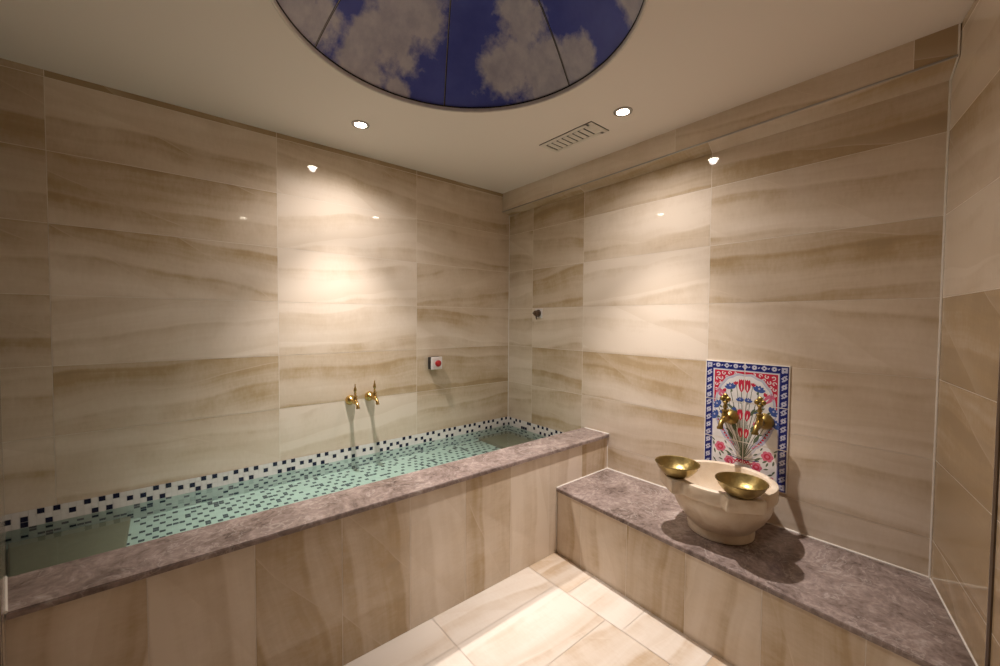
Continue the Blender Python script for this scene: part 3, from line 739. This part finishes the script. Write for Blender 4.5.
for k in range(NS):
    b = MB(); ya = ys0 + (ys1-ys0)*k/NS; yb = ya + (ys1-ys0)/NS*0.66
    xl_, xr_ = -hx+fw_+0.005, hx-fw_-0.001
    P = [(xl_,ya,-0.0030),(xr_,ya,-0.0030),(xr_,yb,-0.0058),(xl_,yb,-0.0058)]; Q = [(x,y,z+0.0012) for x,y,z in P]
    b.face(P[::-1], M['whitepaint']); b.face(Q, M['whitepaint'])
    for i in range(4): j = (i+1) % 4; b.face([P[i],P[j],Q[j],Q[i]], M['whitepaint'])
    b.build('slat', vent, weld=True)

# ------------------------------------------------------------------ downlights
LIGHTS = [((-1.384,-0.392), 'round recessed downlight in the ceiling closest to the wall with the pool taps', 1.0), ((-0.455,-1.360), 'round recessed downlight in the ceiling beside the vent, above the bench', 1.0), ((-1.398,-2.30), 'round recessed downlight in the ceiling behind the dome, near the entrance', 0.12)]
SPOT_W, SPILL_W, LCOL = 142.0, 30.5, (1.0, 0.905, 0.84)
for (x, y), lab, k in LIGHTS:
    o = empty('ceiling_downlight', (x,y,ZC), lab, 'downlight', 'recessed downlights')
    b = MB(); b.lathe([(0.030,-0.0005),(0.030,-0.004),(0.036,-0.006),(0.044,-0.004),(0.0455,-0.0003)], M['metal'], 48); b.build('trim_ring', o)
    b = MB(); b.cap([(0.030*math.cos(-2*PI*i/40),0.030*math.sin(-2*PI*i/40),-0.0022) for i in range(40)], M['lens']); b.build('lamp_lens', o)
    for nm, pw, ang in (('downlight_spill', SPILL_W, 150), ('downlight_beam', SPOT_W, 74)):
        ld = bpy.data.lights.new(nm, 'SPOT'); ld.energy = pw*k; ld.color = LCOL; ld.spot_size = math.radians(ang); ld.spot_blend = 1.0; ld.shadow_soft_size = 0.020
        lo = bpy.data.objects.new(nm, ld); COL.objects.link(lo); lo.parent = o; lo.location = (0,0,-0.014)

# ------------------------------------------------------------------ ceiling dome with a printed sky
dome = empty('ceiling_dome', (DOME[0],DOME[1],ZC), 'round domed ceiling panel printed with blue sky and clouds', 'dome')
t = NT('sky_print')
co = t.n('TexCoord').outputs['Object']
n1 = t.noise(co, 5.5, 7.0, 0.62); n2 = t.noise(t.n('VectorMath', {0: co, 1: (3.1, 7.7, 1.3)}, operation='ADD').outputs[0], 13.0, 5.0, 0.65)
mask = None
for (px, py, pz, ra) in ((-0.40,0.42,0.08,0.15),(-0.04,0.47,0.16,0.17),(-0.12,0.56,0.06,0.12),(0.03,0.36,0.24,0.16),(0.45,0.25,0.12,0.17),(0.54,0.10,0.07,0.16),(0.38,0.12,0.24,0.12),(0.55,-0.02,0.08,0.10),(0.42,-0.40,0.08,0.09),(-0.3,0.2,0.24,0.2),(0.0,-0.3,0.25,0.28),(-0.45,-0.2,0.15,0.2),(0.05,0.59,0.02,0.07)):
    d = t.n('VectorMath', {0: co, 1: (px,py,pz)}, operation='DISTANCE').outputs['Value']
    v = t.math('SUBTRACT', 1.0, t.math('DIVIDE', d, ra)); mask = v if mask is None else t.math('MAXIMUM', mask, v)
mm = t.math('ADD', mask, t.math('ADD', t.math('MULTIPLY', t.math('SUBTRACT', n1, 0.5), 2.6), t.math('MULTIPLY', t.math('SUBTRACT', n2, 0.5), 0.7)))
cl = t.mapr(mm, -0.12, 0.35)
bl = t.ramp(n1, [(0.3, (0.075,0.095,0.40)), (0.7, (0.11,0.14,0.50))])
cc = t.ramp(n2, [(0.3, (0.46,0.44,0.52)), (0.65, (0.66,0.63,0.66))])
t.bsdf(t.mix(cl, bl, cc), 0.35, **{'Specular IOR Level': 0.3}); M['sky'] = t.m
DH, LIP = 0.45, 0.014
seams = [math.radians(3.5+60*k) for k in range(6)]
def dp(a, th, off=0.0):
    q_ = 1-th/(PI/2); rr_ = (DOME_R-0.004)*q_-off*0.6; return (rr_*math.cos(a), rr_*math.sin(a), LIP+(DH-off)*(1-q_*q_))
NTH = 22
for k in range(6):
    a0, a1 = seams[k]+0.004, seams[k]+PI/3-0.004
    b = MB(); rows_ = [[dp(a0+(a1-a0)*j/16, PI/2*i/NTH*0.998) for j in range(17)] for i in range(NTH+1)]
    b.grid(rows_, M['sky'], False); b.build('sky_panel', dome)
for k in range(6):
    b = MB(); b.tube([dp(seams[k], PI/2*i/NTH*0.998, 0.0005) for i in range(NTH+1)], 0.0034, M['dark'], 8)
    b.tube([dp(seams[k]+0.004*(1 if k != 0 else -1), PI/2*i/NTH*0.97, 0.003) for i in range(NTH+1)], 0.0016, M['metal'], 6); b.build('seam_strip', dome)
b = MB(); b.lathe([(DOME_R-0.001,-0.0005),(DOME_R-0.001,-0.004),(DOME_R-0.006,-0.006),(DOME_R-0.010,-0.002),(DOME_R-0.010,LIP)], M['whitepaint'], 96)
b.lathe([(DOME_R-0.0095,LIP-0.002),(DOME_R-0.0115,LIP-0.001),(DOME_R-0.0115,LIP+0.004)], M['dark'], 96); b.build('rim_ring', dome)

# ------------------------------------------------------------------ world, camera, view
w = bpy.data.worlds.new('World'); S.world = w; w.use_nodes = True
w.node_tree.nodes['Background'].inputs[0].default_value = (0.9, 0.8, 0.7, 1); w.node_tree.nodes['Background'].inputs[1].default_value = 0.02
yaw, pitch, roll = 0.8762, -0.0322, 0.0069
c, s = math.cos(yaw), math.sin(yaw)
fw = Vector((c*math.cos(pitch), s*math.cos(pitch), math.sin(pitch))); rt = Vector((s, -c, 0)); up = rt.cross(fw)
cr, sr = math.cos(roll), math.sin(roll); r2 = cr*rt + sr*up; u2 = -sr*rt + cr*up
cd = bpy.data.cameras.new('camera'); cam = bpy.data.objects.new('camera', cd); COL.objects.link(cam)
mt = Matrix((r2, u2, -fw)).transposed().to_4x4(); mt.translation = Vector((-2.1878, -2.5133, 1.3301)); cam.matrix_world = mt
cd.sensor_width = 36.0; cd.lens = 36.0*401.74/1000.0; cd.clip_start = 0.02
S.camera = cam
vs_ = S.view_settings; vs_.view_transform = 'Standard'; vs_.look = 'None'; vs_.exposure = 0.0; vs_.gamma = 1.0; vs_.use_curve_mapping = False
S.cycles.max_bounces = 14; S.cycles.diffuse_bounces = 8; S.cycles.glossy_bounces = 6; S.cycles.transparent_max_bounces = 16
